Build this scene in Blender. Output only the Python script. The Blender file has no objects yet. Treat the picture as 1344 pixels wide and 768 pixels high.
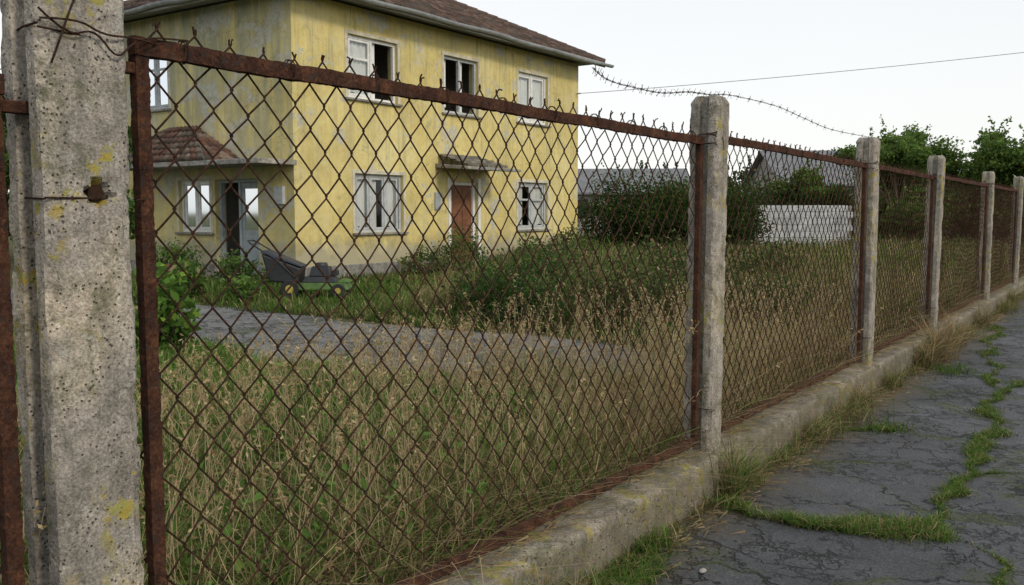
import bpy, math, random, bmesh
import numpy as np
from mathutils import Vector, Matrix, noise as mnoise
rng=np.random.default_rng(7); random.seed(7)
S=bpy.context.scene
S.view_settings.view_transform='Standard'; S.view_settings.look='None'; S.view_settings.exposure=0
COL=S.collection
VX,VY=-.569,.822   # horizontal view dir
RX,RY=.822,.569

# ---------------- material helpers ----------------
class MB:
    def __init__(s,name,rough=.9,spec=.3):
        s.m=bpy.data.materials.new(name); s.m.use_nodes=True
        s.t=s.m.node_tree; s.N=s.t.nodes; s.L=s.t.links
        s.b=s.N['Principled BSDF']; s.out=s.N['Material Output']
        s.b.inputs['Roughness'].default_value=rough
        s.b.inputs['Specular IOR Level'].default_value=spec
        s.tc=s.N.new('ShaderNodeTexCoord').outputs['Object']
    def set(s,inp,v):
        if isinstance(v,bpy.types.NodeSocket): s.L.new(v,inp)
        else: inp.default_value=v
    def map(s,sc,vec=None):
        n=s.N.new('ShaderNodeMapping'); n.inputs['Scale'].default_value=sc
        s.L.new(vec or s.tc,n.inputs['Vector']); return n.outputs[0]
    def noise(s,scale,detail=4,rough=.55,vec=None,dist=0,col=False):
        n=s.N.new('ShaderNodeTexNoise'); n.inputs['Scale'].default_value=scale
        n.inputs['Detail'].default_value=detail; n.inputs['Roughness'].default_value=rough
        n.inputs['Distortion'].default_value=dist
        s.L.new(vec or s.tc,n.inputs['Vector']); return n.outputs['Color' if col else 'Fac']
    def vor(s,scale,feat='F1',vec=None,out='Distance'):
        n=s.N.new('ShaderNodeTexVoronoi'); n.feature=feat; n.inputs['Scale'].default_value=scale
        s.L.new(vec or s.tc,n.inputs['Vector']); return n.outputs[out]
    def warp(s,vec,scale,amt):
        c=s.noise(scale,5,.65,col=True)
        a=s.N.new('ShaderNodeVectorMath'); a.operation='SUBTRACT'; s.L.new(c,a.inputs[0]); a.inputs[1].default_value=(.5,.5,.5)
        b=s.N.new('ShaderNodeVectorMath'); b.operation='SCALE'; s.L.new(a.outputs[0],b.inputs[0]); b.inputs['Scale'].default_value=amt
        d=s.N.new('ShaderNodeVectorMath'); d.operation='ADD'; s.L.new(vec,d.inputs[0]); s.L.new(b.outputs[0],d.inputs[1]); return d.outputs[0]
    def ramp(s,f,stops):
        n=s.N.new('ShaderNodeValToRGB'); e=n.color_ramp.elements
        while len(e)<len(stops): e.new(.5)
        for i,(p,c) in enumerate(stops):
            if not isinstance(c,(tuple,list)): c=(c,c,c)
            e[i].position=p; e[i].color=(*c[:3],1)
        s.L.new(f,n.inputs[0]); return n.outputs[0]
    def mix(s,f,a,b,blend='MIX'):
        n=s.N.new('ShaderNodeMix'); n.data_type='RGBA'; n.blend_type=blend
        s.set(n.inputs[0],f)
        for i,v in ((6,a),(7,b)):
            if isinstance(v,(tuple,list)): v=(*v[:3],1)
            s.set(n.inputs[i],v)
        return n.outputs[2]
    def math(s,op,a,b=0,clamp=False):
        n=s.N.new('ShaderNodeMath'); n.operation=op; n.use_clamp=clamp
        s.set(n.inputs[0],a); s.set(n.inputs[1],b); return n.outputs[0]
    def sep(s,vec=None):
        n=s.N.new('ShaderNodeSeparateXYZ'); s.L.new(vec or s.tc,n.inputs[0]); return n.outputs
    def attr(s,name='Col'):
        n=s.N.new('ShaderNodeAttribute'); n.attribute_name=name; return n.outputs['Color']
    def color(s,v): s.set(s.b.inputs['Base Color'],(*v,1) if isinstance(v,tuple) else v)
    def rough(s,v): s.set(s.b.inputs['Roughness'],v)
    def bump(s,h,st=.5,d=.01):
        n=s.N.new('ShaderNodeBump'); n.inputs['Strength'].default_value=st; n.inputs['Distance'].default_value=d
        s.L.new(h,n.inputs['Height']); s.L.new(n.outputs[0],s.b.inputs['Normal'])

def m_concrete(name,base=(.36,.34,.30),lich=.5,scale=1.0,dirt=.0):
    m=MB(name,.95,.15)
    big=m.noise(3*scale,6,.65); mid=m.noise(20*scale,6,.75); fine=m.noise(150*scale,3,.75)
    c=m.ramp(big,[(.32,tuple(x*.58 for x in base)),(.5,base),(.68,(base[0]*1.3,base[1]*1.24,base[2]*1.12))])
    c=m.mix(.8,c,m.ramp(mid,[(.32,.25),(.68,.75)]),'OVERLAY')
    c=m.mix(.75,c,m.ramp(fine,[(.32,.2),(.68,.8)]),'OVERLAY')
    pit=m.ramp(m.vor(85*scale),[(.12,1.),(.24,0.)])
    pm=m.ramp(m.noise(12*scale,3,.7),[(.46,0.),(.52,1.)])
    pits=m.math('MULTIPLY',pit,pm)
    c=m.mix(m.math('MULTIPLY',pits,.85),c,(.075,.065,.055))
    ag=m.ramp(m.vor(60*scale),[(.16,1.),(.24,0.)])
    agm=m.math('MULTIPLY',ag,m.ramp(m.noise(17*scale,2),[(.48,0.),(.56,.65)]))
    c=m.mix(agm,c,m.ramp(m.noise(90*scale,1),[(.4,(.30,.24,.18)),(.6,(.52,.47,.40))]))
    st=m.ramp(m.noise(4,6,.7,vec=m.map((4,4,.45))),[(.48,0.),(.72,.7)])
    c=m.mix(st,c,(.11,.105,.09))
    l2=m.ramp(m.noise(6*scale,7,.8,dist=.4),[(.53,0.),(.62,lich*.7)])
    c=m.mix(l2,c,(.095,.105,.05))
    l3=m.ramp(m.noise(16*scale,6,.8,dist=.3),[(.60,0.),(.64,.6)])
    c=m.mix(l3,c,(.48,.48,.43))
    lm=m.ramp(m.noise(2.6*scale,3,.6),[(.46,0.),(.56,1.)])
    l=m.math('MULTIPLY',m.ramp(m.noise(15*scale,5,.7),[(.55,0.),(.585,lich)]),lm)
    c=m.mix(l,c,m.ramp(m.noise(45,3,.7),[(.4,(.40,.29,.04)),(.6,(.33,.32,.09))]))
    if dirt:
        z=m.sep()[2]
        d=m.ramp(m.math('ADD',m.math('MULTIPLY',z,3.),m.math('MULTIPLY',m.noise(5,6,.7),-1.1)),[(-.0,.9),(.2,0.)])
        c=m.mix(m.math('MULTIPLY',d,dirt),c,(.085,.078,.045))
    m.color(c)
    h=m.math('SUBTRACT',m.math('ADD',m.math('MULTIPLY',mid,.7),m.math('MULTIPLY',fine,.5)),m.math('MULTIPLY',pits,.9))
    m.bump(h,1.,.008)
    return m.m
def m_rust(name,dark=(.035,.021,.017),mid=(.080,.037,.024),hi=(.15,.068,.037)):
    m=MB(name,.97,.1)
    c=m.ramp(m.noise(14,7,.75),[(.34,dark),(.5,mid),(.68,hi)])
    c=m.mix(.85,c,m.ramp(m.noise(130,5,.75),[(.33,.18),(.67,.78)]),'OVERLAY')
    c=m.mix(m.ramp(m.noise(38,5,.75),[(.54,0.),(.60,.7)]),c,(.050,.040,.036))
    c=m.mix(m.ramp(m.noise(55,5,.75),[(.60,0.),(.64,.55)]),c,(.22,.105,.055))
    m.color(c); m.bump(m.noise(110,6,.8),1.,.006); return m.m
def m_wall(name,grime):
    m=MB(name,.93,.15)
    z=m.sep()[2]
    y=m.ramp(m.noise(.9,5,.6),[(.3,(.58,.465,.17)),(.55,(.70,.58,.235)),(.75,(.76,.655,.32))])
    y=m.mix(.4,y,m.ramp(m.noise(7,7,.75),[(.3,.3),(.7,.72)]),'OVERLAY')
    st=m.noise(2.0,7,.7,vec=m.map((1.5,1.5,.14)))
    top=m.ramp(m.math('DIVIDE',z,6.),[(.1,.35),(.93,1.)])
    g=m.math('MULTIPLY',m.ramp(st,[(.48-.08*grime,0.),(.71-.08*grime,1.)]),m.math('MULTIPLY',top,min(.9,.5+.3*grime)))
    y=m.mix(g,y,(.32,.315,.21) if grime<1 else (.28,.30,.23))
    st2=m.ramp(m.noise(5,7,.75,vec=m.map((2.2,2.2,.12))),[(.55,0.),(.66,.6)])
    y=m.mix(m.math('MULTIPLY',st2,top),y,(.17,.17,.11))
    y=m.mix(m.ramp(m.noise(1.5,7,.8),[(.52,0.),(.68,.45)]),y,(.64,.60,.42))
    p=m.ramp(m.noise(1.15,9,.75,dist=.3),[(.585-.03*grime,0.),(.60-.03*grime,1.)])
    y=m.mix(m.math('MULTIPLY',p,.75),y,m.ramp(m.noise(12,5,.7),[(.3,(.33,.33,.29)),(.7,(.62,.61,.54))]))
    b=m.ramp(m.math('ADD',m.math('MULTIPLY',z,.9),m.math('MULTIPLY',m.noise(3,6,.7),-1.)),[(.0,.8),(.3,0.)])
    y=m.mix(b,y,(.30,.27,.17))
    b2=m.ramp(m.math('ADD',m.math('MULTIPLY',z,.75),m.math('MULTIPLY',m.noise(1.8,7,.75),-1.)),[(.0,1.),(.04,0.)])
    y=m.mix(m.math('MULTIPLY',b2,.35),y,(.52,.49,.38))
    mo=m.ramp(m.noise(2.6,8,.8,dist=.5),[(.56,0.),(.66,.5)])
    y=m.mix(mo,y,(.24,.25,.15))
    cr=m.vor(1.1,'DISTANCE_TO_EDGE',vec=m.warp(m.tc,2.5,.6))
    cm=m.math('MULTIPLY',m.ramp(cr,[(.0,.6),(.010,0.)]),m.ramp(m.noise(.7,2),[(.5,0.),(.56,1.)]))
    y=m.mix(cm,y,(.12,.11,.08))
    m.color(y); m.bump(m.noise(45,6,.75),.5,.012); return m.m
def m_plain(name,col,rough=.7,var=.25,scale=12,bump=.2,spec=.3,metal=0):
    m=MB(name,rough,spec)
    a=tuple(x*(1-var) for x in col); b=tuple(min(1,x*(1+var)) for x in col)
    c=m.ramp(m.noise(scale,6,.65),[(.3,a),(.7,b)])
    m.color(c); m.b.inputs['Metallic'].default_value=metal
    m.bump(m.noise(scale*6,4),bump,.004); return m.m
def m_plant(name):
    m=MB(name)
    c=m.attr()
    df=m.N.new('ShaderNodeBsdfDiffuse'); m.L.new(c,df.inputs['Color'])
    tr=m.N.new('ShaderNodeBsdfTranslucent'); m.L.new(c,tr.inputs['Color'])
    mx=m.N.new('ShaderNodeMixShader'); mx.inputs[0].default_value=.3
    m.L.new(df.outputs[0],mx.inputs[1]); m.L.new(tr.outputs[0],mx.inputs[2]); m.L.new(mx.outputs[0],m.out.inputs[0])
    return m.m
def m_vcol(name,rough=.9,bs=40):
    m=MB(name,rough,.2)
    c=m.mix(.6,m.attr(),m.ramp(m.noise(8,6,.7),[(.3,.25),(.7,.7)]),'OVERLAY')
    c=m.mix(m.ramp(m.noise(1.6,6,.75),[(.48,0.),(.62,.6)]),c,(.075,.075,.055))
    m.color(c); m.bump(m.noise(bs,4),.4,.01); return m.m
def m_asphalt(name,base=(.075,.08,.088),wet=True,dirtx=None):
    m=MB(name,.85,.35)
    v=m.warp(m.warp(m.tc,1.7,.9),9,.12)
    big=m.noise(.6,6,.65)
    c=m.ramp(big,[(.3,tuple(x*.62 for x in base)),(.5,base),(.72,tuple(x*1.45 for x in base))])
    fine=m.noise(130,4,.8)
    c=m.mix(.95,c,m.ramp(fine,[(.36,.10),(.64,.88)]),'OVERLAY')
    c=m.mix(m.math('MULTIPLY',m.ramp(m.vor(110),[(.12,.85),(.24,0.)]),m.ramp(m.noise(30,2),[(.45,0.),(.6,1.)])),c,(.24,.235,.22))
    c=m.mix(m.ramp(m.noise(1.3,7,.75),[(.54,0.),(.70,.45)]),c,(.15,.145,.125))
    c=m.mix(m.ramp(m.noise(4,6,.75),[(.52,0.),(.66,.5)]),c,tuple(x*.5 for x in base))
    d1=m.vor(.75,'DISTANCE_TO_EDGE',vec=v); d2=m.vor(3.0,'DISTANCE_TO_EDGE',vec=v); d3=m.vor(8,'DISTANCE_TO_EDGE',vec=v)
    c1=m.ramp(d1,[(.0,1.),(.005,.95),(.012,0.)])
    c2=m.math('MULTIPLY',m.ramp(d2,[(.0,1.),(.012,.85),(.034,0.)]),m.ramp(m.noise(.9,4,.6),[(.44,0.),(.50,1.)]))
    c3=m.math('MULTIPLY',m.ramp(d3,[(.0,.9),(.07,0.)]),m.ramp(m.noise(1.2,4,.6,vec=m.map((1,1.3,1))),[(.50,0.),(.56,1.)]))
    cr=m.math('MAXIMUM',m.math('MAXIMUM',c1,c2),c3)
    moss=m.math('MULTIPLY',m.ramp(d1,[(.0,1.),(.05,0.)]),m.ramp(m.noise(2.5,6,.7),[(.45,0.),(.54,.9)]))
    c=m.mix(cr,c,(.014,.014,.012))
    c=m.mix(moss,c,m.ramp(m.noise(60,3,.7),[(.35,(.03,.04,.015)),(.65,(.10,.125,.035))]))
    if dirtx is not None:
        x=m.sep()[0]
        dd=m.math('ADD',m.math('MULTIPLY',m.math('SUBTRACT',x,dirtx),1.6),m.math('MULTIPLY',m.noise(3,7,.75),-1.25))
        n=m.N.new('ShaderNodeMapRange'); n.inputs['From Min'].default_value=-.55; n.inputs['From Max'].default_value=-.1; n.inputs['To Min'].default_value=.95; n.inputs['To Max'].default_value=0
        m.L.new(dd,n.inputs['Value'])
        c=m.mix(n.outputs[0],c,m.ramp(m.noise(50,5,.8),[(.3,(.045,.038,.025)),(.5,(.10,.085,.055)),(.7,(.20,.165,.11))]))
    m.color(c)
    if wet: m.rough(m.ramp(m.noise(1.3,5,.65),[(.38,.5),(.6,.85)]))
    h=m.math('SUBTRACT',m.math('MULTIPLY',fine,.5),cr)
    m.bump(h,1.,.012); return m.m

M_post=m_concrete('weathered_concrete',(.37,.335,.285),.9)
M_curb=m_concrete('curb_concrete',(.30,.265,.215),.7,.6,.55)
M_plinth=m_concrete('plinth_concrete',(.28,.27,.25),.3,.3)
M_rust=m_rust('rusty_steel'); M_wire=m_rust('rusty_wire',(.024,.016,.013),(.062,.033,.022),(.105,.052,.032))
M_gwire=m_plain('dull_galvanised_wire',(.10,.09,.08),.7)
M_wall=m_wall('yellow_plaster',.4); M_wall2=m_wall('stained_yellow_plaster',1.5)
M_white=m_plain('old_white_paint',(.74,.74,.71),.6,.15,9,.2)
M_grayframe=m_plain('grey_paint',(.44,.46,.46),.7,.25,9,.2)
M_door=m_plain('brown_door_paint',(.20,.085,.042),.65,.35,7,.3)
M_bluedoor=m_plain('faded_blue_paint',(.33,.37,.38),.7,.25,7,.3)
M_curtain=m_plain('curtain_cloth',(.80,.80,.77),.9,.1,4,.1)
M_dark=m_plain('dark_interior',(.04,.038,.035),.9)
M_room=m_plain('room_plaster',(.30,.29,.26),.9)
M_gutter=m_plain('zinc_gutter',(.34,.36,.37),.5,.3,6,.1,.5)
M_soffit=m_plain('soffit_boards',(.30,.29,.26),.9,.2,6)
M_tile=m_vcol('roof_tile'); M_plant=m_plant('leaf_and_grass')
M_bark=m_plain('bark',(.12,.095,.07),.95,.4,20,.8)
M_asph=m_asphalt('cracked_asphalt',(.078,.080,.084),True,-1.66); M_drive=m_asphalt('yard_asphalt',(.165,.165,.160),False)
M_block=m_plain('whitewashed_block',(.46,.47,.47),.9,.35,1.8,.5)
M_farroof=m_plain('grey_roof_sheet',(.16,.165,.17),.8,.25,2,.3)
def m_glass():
    m=MB('window_glass',.05,.5)
    g=m.N.new('ShaderNodeBsdfGlossy'); g.inputs['Roughness'].default_value=.05; g.inputs['Color'].default_value=(.8,.85,.9,1)
    t=m.N.new('ShaderNodeBsdfTransparent'); t.inputs['Color'].default_value=(.88,.90,.90,1)
    f=m.N.new('ShaderNodeFresnel'); f.inputs['IOR'].default_value=1.55
    x=m.N.new('ShaderNodeMixShader'); m.L.new(f.outputs[0],x.inputs[0]); m.L.new(t.outputs[0],x.inputs[1]); m.L.new(g.outputs[0],x.inputs[2])
    m.L.new(x.outputs[0],m.out.inputs[0]); return m.m
M_glass=m_glass()
def m_ground():
    m=MB('soil_and_turf',.95,.1)
    c=m.ramp(m.noise(.35,6,.65),[(.35,(.055,.085,.022)),(.5,(.075,.085,.033)),(.68,(.12,.10,.05))])
    c=m.mix(.7,c,m.ramp(m.noise(9,6,.75),[(.3,.2),(.7,.75)]),'OVERLAY')
    c=m.mix(m.ramp(m.noise(60,4,.7),[(.5,0.),(.7,.6)]),c,(.15,.12,.065))
    m.color(c); m.bump(m.noise(25,6,.7),1,.04); return m.m
M_ground=m_ground()

# ---------------- geometry helpers ----------------
def link(o): COL.objects.link(o); return o
def empty(name,loc=(0,0,0)):
    o=bpy.data.objects.new(name,None); o.location=loc; o.empty_display_size=.2; return link(o)
def par(o,p):
    o.parent=p; o.matrix_parent_inverse=Matrix.Translation(p.location).inverted(); return o
def mesh(name,vs,fs,mat,parent=None,smooth=False,bevel=0):
    me=bpy.data.meshes.new(name); me.from_pydata([tuple(v) for v in vs],[],fs); me.update()
    me.materials.append(mat)
    if smooth: me.polygons.foreach_set('use_smooth',[True]*len(me.polygons))
    o=link(bpy.data.objects.new(name,me))
    if bevel:
        b=o.modifiers.new('b','BEVEL'); b.width=bevel; b.segments=2; b.limit_method='ANGLE'
    if parent: par(o,parent)
    return o
class Acc:
    def __init__(s): s.v=[]; s.f=[]
    def hexa(s,p):
        b=len(s.v); s.v+=p
        s.f+=[tuple(b+i for i in q) for q in ((0,3,2,1),(4,5,6,7),(0,1,5,4),(1,2,6,5),(2,3,7,6),(3,0,4,7))]
    def box(s,x0,x1,y0,y1,z0,z1):
        s.hexa([(x0,y0,z0),(x1,y0,z0),(x1,y1,z0),(x0,y1,z0),(x0,y0,z1),(x1,y0,z1),(x1,y1,z1),(x0,y1,z1)])
    def obox(s,O,U,N,u,d,z):
        P=lambda a,b,c:(O[0]+U[0]*a+N[0]*b,O[1]+U[1]*a+N[1]*b,c)
        s.hexa([P(u[0],d[0],z[0]),P(u[1],d[0],z[0]),P(u[1],d[1],z[0]),P(u[0],d[1],z[0]),P(u[0],d[0],z[1]),P(u[1],d[0],z[1]),P(u[1],d[1],z[1]),P(u[0],d[1],z[1])])
    def quad(s,*p):
        b=len(s.v); s.v+=list(p); s.f.append(tuple(range(b,b+len(p))))
    def cyl(s,p,q,r,n=16,r2=None):
        p=Vector(p);q=Vector(q);a=(q-p).normalized(); u=a.orthogonal().normalized(); w=a.cross(u); b=len(s.v); r2=r if r2 is None else r2
        for c,rr in ((p,r),(q,r2)):
            for i in range(n):
                t=2*math.pi*i/n; s.v.append(tuple(c+(u*math.cos(t)+w*math.sin(t))*rr))
        s.f+=[(b+i,b+(i+1)%n,b+n+(i+1)%n,b+n+i) for i in range(n)]+[tuple(b+i for i in range(n))[::-1],tuple(b+n+i for i in range(n))]
    def make(s,name,mat,parent=None,bevel=0,smooth=False):
        return mesh(name,s.v,s.f,mat,parent,smooth,bevel)
def curves(name,splines,r,mat,parent=None,res=1,kind='POLY',radii=None):
    cu=bpy.data.curves.new(name,'CURVE'); cu.dimensions='3D'; cu.bevel_depth=r; cu.bevel_resolution=res; cu.use_fill_caps=True
    for k,pts in enumerate(splines):
        sp=cu.splines.new(kind)
        sp.points.add(len(pts)-1); a=np.ones((len(pts),4)); a[:,:3]=pts; sp.points.foreach_set('co',a.ravel())
        if radii: sp.points.foreach_set('radius',radii[k])
        if kind=='NURBS': sp.use_endpoint_u=True; sp.order_u=3; sp.resolution_u=4
    cu.materials.append(mat); o=link(bpy.data.objects.new(name,cu))
    if parent: par(o,parent)
    return o
def quads_np(name,V,F,C,mat,parent=None):
    me=bpy.data.meshes.new(name); nv=len(V); nf=len(F)
    me.vertices.add(nv); me.vertices.foreach_set('co',V.astype(np.float32).ravel())
    me.loops.add(nf*4); me.loops.foreach_set('vertex_index',F.astype(np.int32).ravel())
    me.polygons.add(nf); me.polygons.foreach_set('loop_start',np.arange(0,nf*4,4,dtype=np.int32)); me.polygons.foreach_set('loop_total',np.full(nf,4,dtype=np.int32))
    ca=me.color_attributes.new('Col','FLOAT_COLOR','POINT'); c4=np.ones((nv,4),dtype=np.float32); c4[:,:3]=C; ca.data.foreach_set('color',c4.ravel())
    me.update(calc_edges=True); me.materials.append(mat); o=link(bpy.data.objects.new(name,me))
    if parent: par(o,parent)
    return o
def fnoise(x,y,s=1.,seed=0):
    r=0
    for i,(a,b,p) in enumerate(((1,.6,.3),(-.7,1.1,1.9),(1.7,-1.3,4.1),(2.3,2.1,.7),(-3.1,1.9,2.2))):
        r=r+np.sin((a*x+b*y)*s+p+seed*1.7+.8*np.sin((b*x-a*y)*s*.7+seed))/(1+i*.5)
    return r/2.6

GREEN=np.array([[.10,.18,.035],[.14,.24,.05],[.070,.14,.030],[.18,.26,.065],[.12,.21,.05]])
DRY=np.array([[.42,.31,.165],[.33,.235,.125],[.54,.43,.25],[.23,.155,.080],[.38,.30,.155],[.28,.235,.11]])
def blades(px,py,h,w,dryp,lean=.5,z0=0.,bright=1.,L=4,ang=None,lmin=.15):
    n=len(px)
    ang=rng.uniform(0,2*np.pi,n) if ang is None else ang; fa=ang+rng.uniform(-1.2,1.2,n)+np.pi/2
    ln=lean*rng.uniform(lmin,1.3,n)
    t=np.linspace(0,1,L)[None,:]
    hx=h[:,None]*ln[:,None]*t**1.9; zz=h[:,None]*np.maximum(t*(1-.30*ln[:,None]*t**1.5),.02*t)
    kx=rng.normal(0,.04,(n,L))*h[:,None]*t
    cx=px[:,None]+np.cos(ang)[:,None]*hx+kx; cy=py[:,None]+np.sin(ang)[:,None]*hx-kx
    pr=np.interp(np.linspace(0,1,L),[0,.3,.7,1],[.8,1.,.7,.08])
    ww=w[:,None]*pr[None,:]*.5
    V=np.empty((n,L,2,3))
    for k,sg in ((0,-1),(1,1)):
        V[:,:,k,0]=cx+sg*np.cos(fa)[:,None]*ww; V[:,:,k,1]=cy+sg*np.sin(fa)[:,None]*ww; V[:,:,k,2]=zz+z0
    isd=rng.random(n)<dryp
    c=np.where(isd[:,None],DRY[rng.integers(0,len(DRY),n)],GREEN[rng.integers(0,len(GREEN),n)])*rng.uniform(.6,1.25,n)[:,None]*bright
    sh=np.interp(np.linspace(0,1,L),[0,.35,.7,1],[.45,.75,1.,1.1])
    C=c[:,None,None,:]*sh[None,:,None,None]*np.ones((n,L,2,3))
    base=(np.arange(n)*L*2)[:,None]; q=np.array([[k*2,k*2+1,k*2+3,k*2+2] for k in range(L-1)])
    F=(base[:,:,None]+q[None]).reshape(-1,4)
    return V.reshape(-1,3),F,C.reshape(-1,3)
def leaves(P,size,col,aspect=.55,flat=0.):
    n=len(P); a=rng.normal(size=(n,3)); a[:,2]*=(1-flat); a/=np.linalg.norm(a,axis=1)[:,None]
    b=rng.normal(size=(n,3)); b-= (b*a).sum(1)[:,None]*a; b/=np.linalg.norm(b,axis=1)[:,None]
    if flat: b=np.cross(a,np.array([[0,0,1.]])+rng.normal(0,.35,(n,3))); b/=np.linalg.norm(b,axis=1)[:,None]
    s=size*rng.uniform(.6,1.4,n)[:,None]
    V=np.stack([P-a*s*.5,P+b*s*aspect*.5,P+a*s*.5,P-b*s*aspect*.5],1).reshape(-1,3)
    F=np.arange(n*4).reshape(-1,4); C=np.repeat(col,4,axis=0); return V,F,C
def join(parts):
    V=[];F=[];C=[];o=0
    for v,f,c in parts: V.append(v);F.append(f+o);C.append(c);o+=len(v)
    return np.concatenate(V),np.concatenate(F),np.concatenate(C)
def blob_leaves(blobs,dens,size,base=(.05,.085,.025),dryf=.0,hollow=.45):
    parts=[]
    for (c,r) in blobs:
        c=np.array(c,float); r=np.array(r,float)
        n=int(dens*(r[0]*r[1]+r[1]*r[2]+r[0]*r[2])*4)
        d=rng.normal(size=(n,3)); d/=np.linalg.norm(d,axis=1)[:,None]
        lump=1+.24*np.sin(d[:,0]*5+c[0]*3)*np.cos(d[:,1]*6+c[1])+.18*np.sin(d[:,2]*9+c[0])+rng.normal(0,.11,n)
        rad=(hollow+(1-hollow)*rng.random(n)**.6)*lump
        P=c+d*rad[:,None]*r
        P=P[P[:,2]>.02]; n=len(P)
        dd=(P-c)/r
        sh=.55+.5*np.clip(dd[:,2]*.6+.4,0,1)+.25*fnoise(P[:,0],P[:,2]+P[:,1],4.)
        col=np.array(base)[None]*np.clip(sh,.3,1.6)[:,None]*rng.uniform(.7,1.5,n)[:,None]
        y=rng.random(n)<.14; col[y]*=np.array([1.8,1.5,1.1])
        if dryf: k=rng.random(n)<dryf; col[k]=DRY[rng.integers(0,len(DRY),k.sum())]*.7
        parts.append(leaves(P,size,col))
    return join(parts)

# ---------------- world & light ----------------
W=bpy.data.worlds.new('World'); S.world=W; W.use_nodes=True; nt=W.node_tree; nt.nodes.clear()
o=nt.nodes.new('ShaderNodeOutputWorld'); add=nt.nodes.new('ShaderNodeAddShader')
sk=nt.nodes.new('ShaderNodeTexSky'); sk.sky_type='NISHITA'; sk.sun_disc=False
sunv=Vector((.83,-.12,.55)).normalized()
sk.sun_elevation=math.asin(sunv.z); sk.sun_rotation=math.atan2(sunv.x,sunv.y)
hs=nt.nodes.new('ShaderNodeHueSaturation'); hs.inputs['Saturation'].default_value=.4
b1=nt.nodes.new('ShaderNodeBackground'); b1.inputs['Strength'].default_value=.05
nt.links.new(sk.outputs[0],hs.inputs['Color']); nt.links.new(hs.outputs[0],b1.inputs['Color'])
tc=nt.nodes.new('ShaderNodeTexCoord'); sp=nt.nodes.new('ShaderNodeSeparateXYZ'); nt.links.new(tc.outputs['Generated'],sp.inputs[0])
rp=nt.nodes.new('ShaderNodeValToRGB'); nt.links.new(sp.outputs[2],rp.inputs[0])
e=rp.color_ramp.elements; e[0].position=0; e[0].color=(.80,.79,.76,1); e[1].position=.6; e[1].color=(.70,.73,.78,1)
nz=nt.nodes.new('ShaderNodeTexNoise'); nz.inputs['Scale'].default_value=1.6; nz.inputs['Detail'].default_value=5
nt.links.new(tc.outputs['Generated'],nz.inputs['Vector'])
mx=nt.nodes.new('ShaderNodeMix'); mx.data_type='RGBA'; mx.blend_type='SOFT_LIGHT'; mx.inputs[0].default_value=.3
nt.links.new(rp.outputs[0],mx.inputs[6]); nt.links.new(nz.outputs['Fac'],mx.inputs[7])
b2=nt.nodes.new('ShaderNodeBackground'); b2.inputs['Strength'].default_value=.95; nt.links.new(mx.outputs[2],b2.inputs['Color'])
nt.links.new(b1.outputs[0],add.inputs[0]); nt.links.new(b2.outputs[0],add.inputs[1]); nt.links.new(add.outputs[0],o.inputs[0])
sl=bpy.data.lights.new('sun','SUN'); sl.energy=1.5; sl.angle=math.radians(10); sl.color=(1,.89,.73)
so=link(bpy.data.objects.new('sun',sl)); so.rotation_euler=(-sunv).to_track_quat('-Z','Y').to_euler()

# ---------------- camera ----------------
cam=bpy.data.cameras.new('camera'); cam.lens=32.14; cam.sensor_width=36; cam.clip_end=2000; cam.clip_start=.05
co=link(bpy.data.objects.new('camera',cam)); co.location=(0,0,1.40)
co.rotation_euler=(math.radians(90-5.05),0,math.radians(34.7)); S.camera=co

# ---------------- ground, road, drive ----------------
mesh('ground',[(-600,-600,0),(600,-600,0),(600,600,0),(-600,600,0)],[(0,1,2,3)],M_ground)
mesh('road',[(-1.66,-40,.004),(4.2,-40,.004),(4.2,300,.004),(-1.66,300,.004)],[(0,1,2,3)],M_asph)
dv=[];N=60
for i in range(N+1):
    x=-22+i*(22-3.0)/N
    a=5.6+.18*math.sin(x*1.3)+.1*math.sin(x*3.7)+max(0,(x+4.6))*.4; b=8.5+.15*math.sin(x*1.1+1)+.08*math.sin(x*4)-max(0,(x+4.2))*.6
    dv+=[(x,a,.004),(x,b,.004)]
mesh('driveway',dv,[(2*i,2*i+2,2*i+3,2*i+1) for i in range(N)],M_drive)

# ---------------- fence ----------------
FX=-1.80; CT=.21
posts=[-2.2,1.025,4.29,7.45,10.15,13.95,17.35,20.6,23.9,27.2,30.5,33.8,37.1]
cv=[];cf=[]
ys=np.concatenate([np.arange(-3,9,.025),np.arange(9,45,.15)])
prof=[]
for z in np.linspace(-.05,CT-.012,9): prof.append((-1.665,z))
for x in np.linspace(-1.675,-1.925,11): prof.append((x,CT))
for z in np.linspace(CT-.02,-.05,4): prof.append((-1.935,z))
K=len(prof)
for y in ys:
    for (x,z) in prof:
        nn=mnoise.noise(Vector((x*8,y*8,z*8)))*.006+mnoise.noise(Vector((x*28,y*28,z*28)))*.005+mnoise.noise(Vector((0,y*1.2,z*.5)))*.010
        chip=0
        if z>CT-.05 and x>-1.71:
            chip=max(0,mnoise.noise(Vector((1,y*6,3)))+.35*mnoise.noise(Vector((1,y*25,3)))-.10)*.10
        cv.append((x+nn*(1 if x>-1.8 else -1)-chip*.7,y,z+nn*.6-chip))
for i in range(len(ys)-1):
    for j in range(K-1): cf.append((i*K+j,(i+1)*K+j,(i+1)*K+j+1,i*K+j+1))
mesh('concrete_fence_plinth',cv,cf,M_curb,None,True)

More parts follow.
